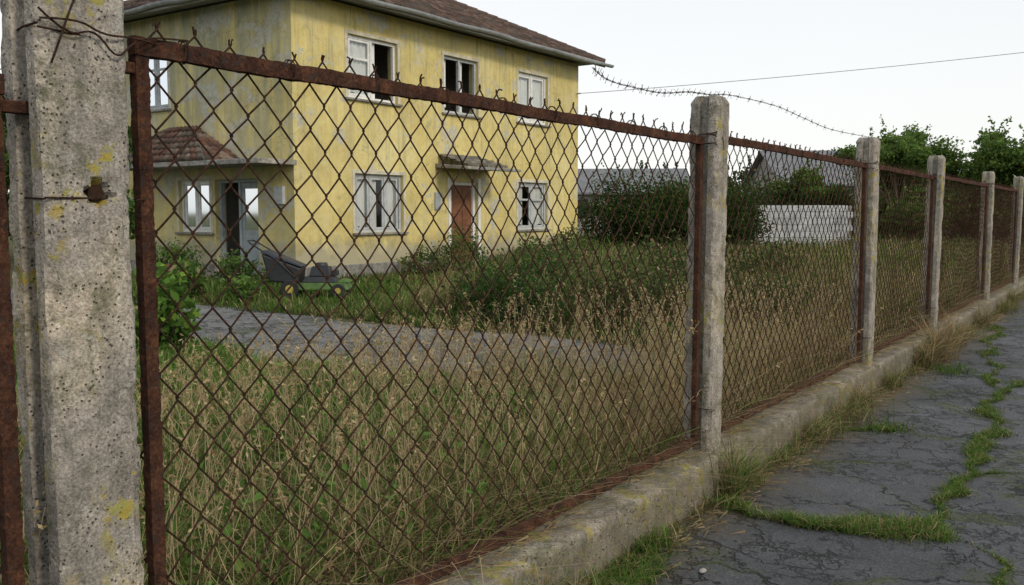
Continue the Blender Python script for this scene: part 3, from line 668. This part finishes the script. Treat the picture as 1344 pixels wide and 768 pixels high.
# ---------------- background buildings ----------------
def C2W(lat,Z,z=0): return (VX*Z+RX*lat,VY*Z+RY*lat,z)
def gable(name,c,L,D,H,R,wm,rm,ang):
    e=empty(name,c); ca,sa=math.cos(ang),math.sin(ang)
    T=lambda u,v,z:(c[0]+ca*u-sa*v,c[1]+sa*u+ca*v,z)
    mesh('walls',[T(-L,-D,0),T(L,-D,0),T(L,D,0),T(-L,D,0),T(-L,-D,H),T(L,-D,H),T(L,D,H),T(-L,D,H),T(-L,0,R-.1),T(L,0,R-.1)],[(0,1,5,4),(2,3,7,6),(1,2,6,9,5),(3,0,4,8,7)],wm,e)
    A=Acc(); o=.4
    for s in (-1,1): A.hexa([T(-L-o,s*(D+o),H-.2),T(L+o,s*(D+o),H-.2),T(L+o,0,R),T(-L-o,0,R),T(-L-o,s*(D+o),H-.1),T(L+o,s*(D+o),H-.1),T(L+o,0,R+.1),T(-L-o,0,R+.1)])
    A.make('roof',rm,e)
    A=Acc()
    for u in (-L*.5,L*.4): A.hexa([T(u-.5,-D-.02,1),T(u+.5,-D-.02,1),T(u+.5,-D+.1,1),T(u-.5,-D+.1,1),T(u-.5,-D-.02,2.1),T(u+.5,-D-.02,2.1),T(u+.5,-D+.1,2.1),T(u-.5,-D+.1,2.1)])
    A.make('windows',M_dark,e)
M_farwall=m_plain('grey_render',(.26,.25,.23),.9,.25,1.5)
gable('distant_house',C2W(6.3,58),4.2,4,2.6,4.0,M_farwall,M_farroof,.55)
gable('distant_house',C2W(22.5,62),5.5,4.5,3.2,5.4,M_farwall,M_farroof,.62)
A=Acc(); p=Vector(C2W(7.5,28)); q=Vector(C2W(10.6,28.6)); d=(q-p); U=(d.x/d.length,d.y/d.length); N=(-U[1],U[0])
bwall=empty('block_wall',p); nb=int(d.length/.4)
for r in range(8):
    for k in range(nb+1):
        u0=k*.4-(.2 if r%2 else 0); A.obox((p.x,p.y),U,N,(max(0,u0)+.006,u0+.394),(random.uniform(-.008,.008),.2),(r*.2+.006,r*.2+.194))
A.make('blocks',M_block,bwall,.01)
A=Acc(); A.obox((p.x,p.y),U,N,(0.01,d.length),(.02,.18),(0,1.59)); A.make('mortar',M_plinth,bwall)

# ---------------- vegetation ----------------
def inview(x,y,m=.12):
    Z=VX*x+VY*y; l=RX*x+RY*y; return (Z>.3)&(np.abs(l)<(.56+m)*Z+.6)
def scatter(n,xa,xb,ya,yb):
    return rng.uniform(xa,xb,n),rng.uniform(ya,yb,n)
def drive_mask(x,y): return ~((x<-3.2)&(y>5.65+.12*np.sin(x*1.3)+.10*np.sin(x*4.1)+np.clip(x+4.6,0,9)*.4)&(y<8.45+.1*np.sin(x*2)-np.clip(x+4.2,0,9)*.6))
def housemask(x,y): return ~((x<HX+.05)&(y>HY-.05)&(y<HY+HL+.1))
def lump(x,y):
    return 1+.5*fnoise(x,y,3.1,4)+.35*fnoise(x,y,8.,2)
parts=[]
x,y=scatter(160000,-9.5,-1.96,-.6,8.6); Z=VX*x+VY*y; k=inview(x,y)&drive_mask(x,y)&(rng.random(len(x))<np.clip(5.5/np.maximum(Z,1)-.1,.15,1)); x,y,Z=x[k],y[k],Z[k]
dn=fnoise(x,y,1.1,1)+.6*fnoise(x,y,4.,7); nearF=np.clip((x+3.2)/1.2,0,1); dryp=np.clip(.13+.36*dn+.42*nearF*np.clip((y-1.6)/2,0,1)+.2*np.clip((y-4.3)/1.5,0,1),.02,.90)
edge=np.clip((5.8-y)/2.4,.0,1)
h=np.clip((.12+.24*edge)*rng.uniform(.45,1.35,len(x))*lump(x,y),.05,.6); h=np.where((y>5.5)&(x>-4.2),.32*rng.uniform(.4,1.4,len(x)),h)
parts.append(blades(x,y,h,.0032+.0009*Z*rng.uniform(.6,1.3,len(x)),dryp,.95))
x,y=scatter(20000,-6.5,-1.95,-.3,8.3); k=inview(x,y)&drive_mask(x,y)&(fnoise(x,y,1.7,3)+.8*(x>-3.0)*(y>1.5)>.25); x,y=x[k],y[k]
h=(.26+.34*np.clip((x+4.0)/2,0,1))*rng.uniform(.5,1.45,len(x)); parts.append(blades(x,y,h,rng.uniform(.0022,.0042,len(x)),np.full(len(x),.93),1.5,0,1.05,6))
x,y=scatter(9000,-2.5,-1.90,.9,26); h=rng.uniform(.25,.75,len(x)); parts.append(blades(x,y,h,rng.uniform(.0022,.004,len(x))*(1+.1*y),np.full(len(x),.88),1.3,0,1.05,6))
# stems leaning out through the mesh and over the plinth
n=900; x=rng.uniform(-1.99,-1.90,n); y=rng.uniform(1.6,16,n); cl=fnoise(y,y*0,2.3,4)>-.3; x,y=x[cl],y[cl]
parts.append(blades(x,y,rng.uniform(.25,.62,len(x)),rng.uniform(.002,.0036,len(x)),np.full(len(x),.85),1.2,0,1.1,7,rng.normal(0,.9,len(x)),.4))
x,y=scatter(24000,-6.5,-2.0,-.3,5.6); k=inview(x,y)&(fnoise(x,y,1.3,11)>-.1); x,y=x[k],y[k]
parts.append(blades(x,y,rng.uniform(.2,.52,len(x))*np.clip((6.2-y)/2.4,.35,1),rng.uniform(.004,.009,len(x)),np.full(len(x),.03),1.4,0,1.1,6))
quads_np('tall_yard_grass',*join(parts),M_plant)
x,y=scatter(6000,-7.5,-1.98,-.3,5.8); k=inview(x,y)&drive_mask(x,y)&(fnoise(x,y,1.9,6)>.05); x,y=x[k],y[k]; pp=[]
for a,b in zip(x,y):
    m_=random.randint(7,18); hh=random.uniform(.12,.48)*min(1,max(.4,(6.2-b)/2.4)); t=rng.random((m_,1)); pp.append(np.concatenate([np.array([[a,b]])+rng.normal(0,.035,(m_,2)),t*hh+.02],1))
pp=np.concatenate(pp); cc=np.array([[.085,.16,.038]])*rng.uniform(.5,1.7,len(pp))[:,None]*(1+.3*rng.random((len(pp),1))*np.array([[1,.3,0]]))
quads_np('broadleaf_weeds',*leaves(pp,.052,cc,.5,.4),M_plant)
sx,sy=scatter(2600,-5,-1.95,.3,8.0); k=inview(sx,sy)&drive_mask(sx,sy); sx,sy=sx[k],sy[k]; sp_=[];hd=[]
for a,b in zip(sx,sy):
    hh=random.uniform(.35,.9)*(1 if a>-3.6 else .70); dx,dy=random.gauss(0,.16),random.gauss(0,.16)
    sp_.append([(a,b,0),(a+dx*.15,b+dy*.15,hh*.35),(a+dx*.45,b+dy*.45,hh*.7),(a+dx,b+dy,hh)])
    t=rng.random(14)**.8; q=np.stack([a+dx*(.75+.3*t),b+dy*(.75+.3*t),hh*(.84+.2*t)],1)+rng.normal(0,.007,(14,3)); hd.append(q)
stalk=empty('dry_seed_stalks',(-3,3,0))
curves('stalks',sp_,.0012,m_plain('dry_stalk',(.42,.33,.19),.9),stalk,0)
q=np.concatenate(hd); quads_np('seed_heads',*leaves(q,.022,DRY[rng.integers(0,len(DRY),len(q))]*1.1,.35),M_plant,stalk)
parts=[]
x,y=scatter(125000,-16,-1.96,8.2,34); Z=VX*x+VY*y; k=inview(x,y,.05)&housemask(x,y)&drive_mask(x,y)&(rng.random(len(x))<np.clip(13/Z,.15,1)); x,y,Z=x[k],y[k],Z[k]
wild=np.clip((x+9.4)/2.2,0,1)*np.clip((y-8.4)/1.2,0,1); dn=fnoise(x,y,.9,2)+.5*fnoise(x,y,3.,9)
wild=np.maximum(wild,np.clip((y-16)/3,0,1)*.7)
h=np.clip((.12+.40*wild)*rng.uniform(.4,1.5,len(x))*(1+.5*fnoise(x,y,2.1,3)),.04,1); dm=np.hypot(x+11.0,y-10.0); h=np.where(dm<1.6,h*.45,h); dryp=np.clip(.10+.36*wild+.38*dn,.03,.9)
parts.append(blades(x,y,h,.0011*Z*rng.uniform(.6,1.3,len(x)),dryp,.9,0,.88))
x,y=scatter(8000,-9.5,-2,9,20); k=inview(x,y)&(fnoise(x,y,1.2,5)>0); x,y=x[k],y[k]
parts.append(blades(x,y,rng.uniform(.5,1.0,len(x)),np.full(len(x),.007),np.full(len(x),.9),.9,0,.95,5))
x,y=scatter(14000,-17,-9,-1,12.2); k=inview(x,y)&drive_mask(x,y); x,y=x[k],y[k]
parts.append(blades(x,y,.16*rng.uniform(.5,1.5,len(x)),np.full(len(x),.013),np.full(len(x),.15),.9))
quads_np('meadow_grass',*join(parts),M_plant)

parts=[]
n=20000; y=rng.uniform(.5,32,n); cl=np.clip(fnoise(y,y*0,2.1,5)+.5*fnoise(y,y*0,6.,2)+.1,0,1); x=-1.66+np.abs(rng.normal(0,.045,n))*(1+1.9*cl); k=(rng.random(n)<.28+cl*1.2); x,y,cl=x[k],y[k],cl[k]
parts.append(blades(x,y,rng.uniform(.03,.12,len(x))*(1+1.6*cl),np.full(len(x),.004),np.full(len(x),.55),1.4))
def tuft(cx,cy,n,r,h,dry,ln=.9,w=.004):
    a=rng.normal(0,r,n); b=rng.normal(0,r,n)*1.4; X=cx+np.abs(a) if cx>-1.7 and cx<-1.6 else cx+a
    parts.append(blades(X,cy+b,h*rng.uniform(.35,1.2,n),np.full(n,w),np.full(n,dry),ln,0,1,6))
tuft(-1.65,4.22,320,.04,.36,.55,1.1,.003); tuft(-1.65,4.45,220,.05,.18,.5,1.2); tuft(-1.65,9.4,520,.09,.48,.95,1.4,.005); tuft(-1.65,8.9,380,.07,.32,.9,1.4,.005)
tuft(-1.65,10.4,300,.07,.40,.92,1.4,.005); tuft(-1.65,6.7,250,.05,.22,.8,1.3); tuft(-1.65,5.6,240,.05,.17,.7,1.3); tuft(-1.65,12.3,240,.07,.32,.85,1.3,.006); tuft(-1.65,3.35,240,.05,.11,.1,1.2); tuft(-1.65,15.5,200,.06,.3,.8,1.2,.007); tuft(-1.65,2.75,300,.06,.09,.15,1.2); tuft(-1.65,7.6,200,.06,.2,.6,1.2)
tuft(-1.35,8.7,350,.10,.07,.05,1.2,.005); tuft(-1.3,6.15,260,.07,.05,.1,1.2)
def line_grass(pts,n,r,h,dry=.15,fill=.55):
    pts=np.array(pts); t=rng.uniform(0,len(pts)-1.001,n); i=t.astype(int); f=(t-i)[:,None]; p=pts[i]*(1-f)+pts[i+1]*f
    nz_=fnoise(p[:,0]*3,p[:,1],4.5,8)+.6*fnoise(p[:,0],p[:,1]*3,5,3)
    wd=r*(.35+1.4*np.clip(nz_,0,1.5)**1.2); k=rng.random(n)<np.clip(fill+nz_*1.0,.12,1); p=p[k]; wd=wd[k]; m_=k.sum()
    off=.05*np.sin(p[:,1]*5)+.025*np.sin(p[:,1]*17+p[:,0]*9)
    X=p[:,0]+rng.normal(0,1,m_)*wd+off; Y=p[:,1]+rng.normal(0,1,m_)*wd
    parts.append(blades(X,Y,h*rng.uniform(.3,1.3,m_),np.full(m_,.0035),np.full(m_,dry),1.5,0,1.0))
line_grass([(-.72,4.15),(-.68,4.7),(-.76,5.3),(-.70,5.9),(-.8,6.9),(-.9,7.9),(-1.05,9.0),(-1.3,10.6),(-1.4,12.5)],24000,.042,.038)
line_grass([(-1.62,4.1),(-1.45,4.0),(-1.2,4.02),(-.95,4.12),(-.78,4.25)],9000,.04,.055,.2)
line_grass([(-1.2,6.1),(-1.32,6.1),(-1.5,5.9)],1200,.03,.03); line_grass([(-.9,7.9),(-.7,8.5),(-.3,9.2)],1500,.025,.04); line_grass([(-1.62,3.2),(-1.56,3.0),(-1.5,2.7)],2500,.05,.05)
line_grass([(-.70,4.3),(-.45,4.0),(-.3,3.6)],1500,.012,.02,.15,.3); line_grass([(-.76,5.3),(-.4,5.6),(.2,5.7)],1800,.012,.02,.15,.3)
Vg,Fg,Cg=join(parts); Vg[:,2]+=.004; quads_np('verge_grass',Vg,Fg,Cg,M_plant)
def litter(name,x,y,z,L,br):
    n=len(x); a=rng.normal(np.pi/2,.8,n); dx=np.cos(a)*L;dy=np.sin(a)*L; wx=-np.sin(a)*.0009;wy=np.cos(a)*.0009; zz=z+rng.random(n)*.010
    V=np.stack([np.stack([x-wx,y-wy,zz],1),np.stack([x+wx,y+wy,zz],1),np.stack([x+dx+wx,y+dy+wy,zz+rng.random(n)*.01],1),np.stack([x+dx-wx,y+dy-wy,zz],1)],1).reshape(-1,3)
    return V,np.arange(4*n).reshape(-1,4),np.repeat(DRY[rng.integers(0,len(DRY),n)],4,axis=0)*br
n=2600; y=rng.uniform(2.2,14,n); x=-1.65+np.abs(rng.normal(0,.085,n)); cl=fnoise(x*2,y,2.2,9)>-.05; x,y=x[cl],y[cl]
n=1800; y2=rng.uniform(1.3,14,n); x2=rng.uniform(-1.91,-1.76,n); cl=fnoise(x2*2,y2,3.2,5)>.0; x2,y2=x2[cl],y2[cl]
quads_np('dead_grass_litter',*join([litter('',x,y,.008,rng.uniform(.02,.10,len(x)),.6),litter('',x2,y2,CT+.006,rng.uniform(.03,.12,len(x2)),.75)]),M_plant)
me=bpy.data.meshes.new('loose_stone'); bm=bmesh.new()
p=Vector((-1.35,3.25,.012)); g=bmesh.ops.create_icosphere(bm,subdivisions=3,radius=.012,matrix=Matrix.Translation(p)@Matrix.Diagonal((1,1.4,.6,1)))
for v in g['verts']: v.co+=(v.co-p)*mnoise.noise(v.co*60)*.4
bm.to_mesh(me); bm.free(); me.materials.append(m_plain('pale_stone',(.30,.29,.26),.9)); link(bpy.data.objects.new('loose_stone',me))

def foliage(name,blobs,dens,size,base=(.05,.085,.025),dryf=0,hollow=.45):
    V,F,C=blob_leaves(blobs,dens,size,base,dryf,hollow)
    c=blobs[0][0]; e=empty(name,(c[0],c[1],0)); quads_np('foliage',V,F,C,M_plant,e)
    st=[];rd=[]
    for (c,r) in blobs:
        for k in range(5):
            a=random.uniform(0,6.28); st.append([(c[0]+.1*math.cos(a),c[1]+.1*math.sin(a),0),(c[0]+r[0]*.3*math.cos(a),c[1]+r[1]*.3*math.sin(a),c[2]*.6),(c[0]+r[0]*.8*math.cos(a),c[1]+r[1]*.8*math.sin(a),c[2]+r[2]*random.uniform(0,.7))]); rd.append([1,.7,.25])
    curves('stems',st,.012 if blobs[0][1][2]<1 else .05,M_bark,e,1,'POLY',rd)
    return e
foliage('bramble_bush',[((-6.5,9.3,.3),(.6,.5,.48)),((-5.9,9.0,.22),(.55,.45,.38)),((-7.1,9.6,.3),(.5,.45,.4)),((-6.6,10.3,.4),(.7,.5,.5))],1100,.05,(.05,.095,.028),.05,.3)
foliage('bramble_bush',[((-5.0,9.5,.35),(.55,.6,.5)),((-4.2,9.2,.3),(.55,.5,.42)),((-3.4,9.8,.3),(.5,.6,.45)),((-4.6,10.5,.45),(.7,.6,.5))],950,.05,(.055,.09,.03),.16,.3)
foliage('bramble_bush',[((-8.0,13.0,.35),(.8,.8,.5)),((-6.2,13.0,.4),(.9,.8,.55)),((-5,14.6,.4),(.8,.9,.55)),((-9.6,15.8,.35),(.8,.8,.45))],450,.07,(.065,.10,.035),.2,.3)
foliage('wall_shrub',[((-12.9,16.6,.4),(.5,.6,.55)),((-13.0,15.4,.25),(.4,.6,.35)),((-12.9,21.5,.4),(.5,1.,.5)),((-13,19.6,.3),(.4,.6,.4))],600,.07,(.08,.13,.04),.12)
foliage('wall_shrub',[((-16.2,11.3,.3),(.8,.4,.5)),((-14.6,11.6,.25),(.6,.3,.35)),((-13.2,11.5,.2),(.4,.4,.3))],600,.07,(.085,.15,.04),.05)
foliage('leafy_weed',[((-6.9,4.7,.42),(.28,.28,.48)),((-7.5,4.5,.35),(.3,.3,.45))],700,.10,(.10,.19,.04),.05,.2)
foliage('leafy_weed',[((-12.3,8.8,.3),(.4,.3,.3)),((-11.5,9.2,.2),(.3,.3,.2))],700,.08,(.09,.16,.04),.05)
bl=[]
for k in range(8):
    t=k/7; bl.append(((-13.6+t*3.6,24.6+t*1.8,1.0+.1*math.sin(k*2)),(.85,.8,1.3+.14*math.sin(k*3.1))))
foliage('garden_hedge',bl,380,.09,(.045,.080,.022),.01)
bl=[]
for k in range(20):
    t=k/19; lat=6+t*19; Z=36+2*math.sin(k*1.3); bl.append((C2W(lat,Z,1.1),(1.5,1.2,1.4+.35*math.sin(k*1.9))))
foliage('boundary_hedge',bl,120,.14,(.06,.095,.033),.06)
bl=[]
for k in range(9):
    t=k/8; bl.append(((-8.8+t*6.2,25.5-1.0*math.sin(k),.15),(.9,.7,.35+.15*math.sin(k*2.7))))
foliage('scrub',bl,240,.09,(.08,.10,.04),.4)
def tree(x,y,h,cr,size,dens,base,name='broadleaf_tree',low=.3):
    e=empty(name,(x,y,0)); st=[[(x,y,-.1),(x+.05*h*random.uniform(-1,1),y,h*.3),(x+random.uniform(-.1,.1)*h,y+random.uniform(-.1,.1)*h,h*.75)]]; rd=[[1,.75,.3]]; bl=[]
    for k in range(15):
        a=random.uniform(0,6.28); rr=cr*random.uniform(.25,1); zz=h*random.uniform(low,.92); rr*=1.1-.55*abs(zz/h-.5)
        q=(x+rr*math.cos(a),y+rr*math.sin(a),zz); st.append([(x,y,h*random.uniform(.15,.35)),((x+q[0])/2,(y+q[1])/2,zz*.75),q]); rd.append([.45,.3,.1])
        s=cr*random.uniform(.28,.45); bl.append((q,(s,s,s*.8)))
    V,F,C=blob_leaves(bl,dens,size,base,0,.15)
    tw=[]
    for q,r in bl[:10]:
        d=Vector((random.gauss(0,.4),random.gauss(0,.4),1)).normalized()
        for j in range(22): tw.append(np.array(q)+np.array(d)*r[0]*(1+j*.04)+rng.normal(0,.05*cr*.5,3))
    V2,F2,C2=leaves(np.array(tw),size,np.tile(np.array(base)*1.3,(len(tw),1)))
    quads_np('crown',*join([(V,F,C),(V2,F2,C2)]),M_plant,e); curves('trunk_and_limbs',st,h*.022,M_bark,e,2,'NURBS',rd)
for k,(lat,Z,h,cr) in enumerate(((12.3,29,3.7,1.5),(14.2,31,4.3,1.7),(15.6,29.5,3.8,1.6),(17.0,31,4.3,1.8),(13.2,34,3.9,1.6),(18.8,30,4.1,1.7),(10.9,33,2.9,1.2))):
    p=C2W(lat,Z); tree(p[0],p[1],h,cr,.12,380,(.095,.155,.04),low=.15)
for lat,Z,h in ((-15,27,5.0),(-18,30,6.0),(-12.5,24,3.2),(-22,30,6.5)):
    p=C2W(lat,Z); tree(p[0],p[1],h,h*.36,.16,200,(.06,.10,.03))
tree(-8.9,5.4,2.5,.5,.09,500,(.08,.15,.04),'garden_sapling',.35)
# unseen trees added for window reflections (south of the yard, across the road)
for (x_,y_,h_) in ((-14,-9,7),(-19,-11,8),(-24,-8,7.5),(-30,-12,9),(-9,-13,7),(13,8,7),(14,17,8),(13,27,7),(15,-3,8)):
    tree(x_,y_,h_,h_*.42,.32,45,(.06,.10,.03),low=.1)
for k in range(9):
    p=C2W(-30+k*9,95+6*math.sin(k*2))
    if k in (3,4): continue
    tree(p[0],p[1],4+2*random.random(),3,.4,30,(.06,.085,.04))
print('done')
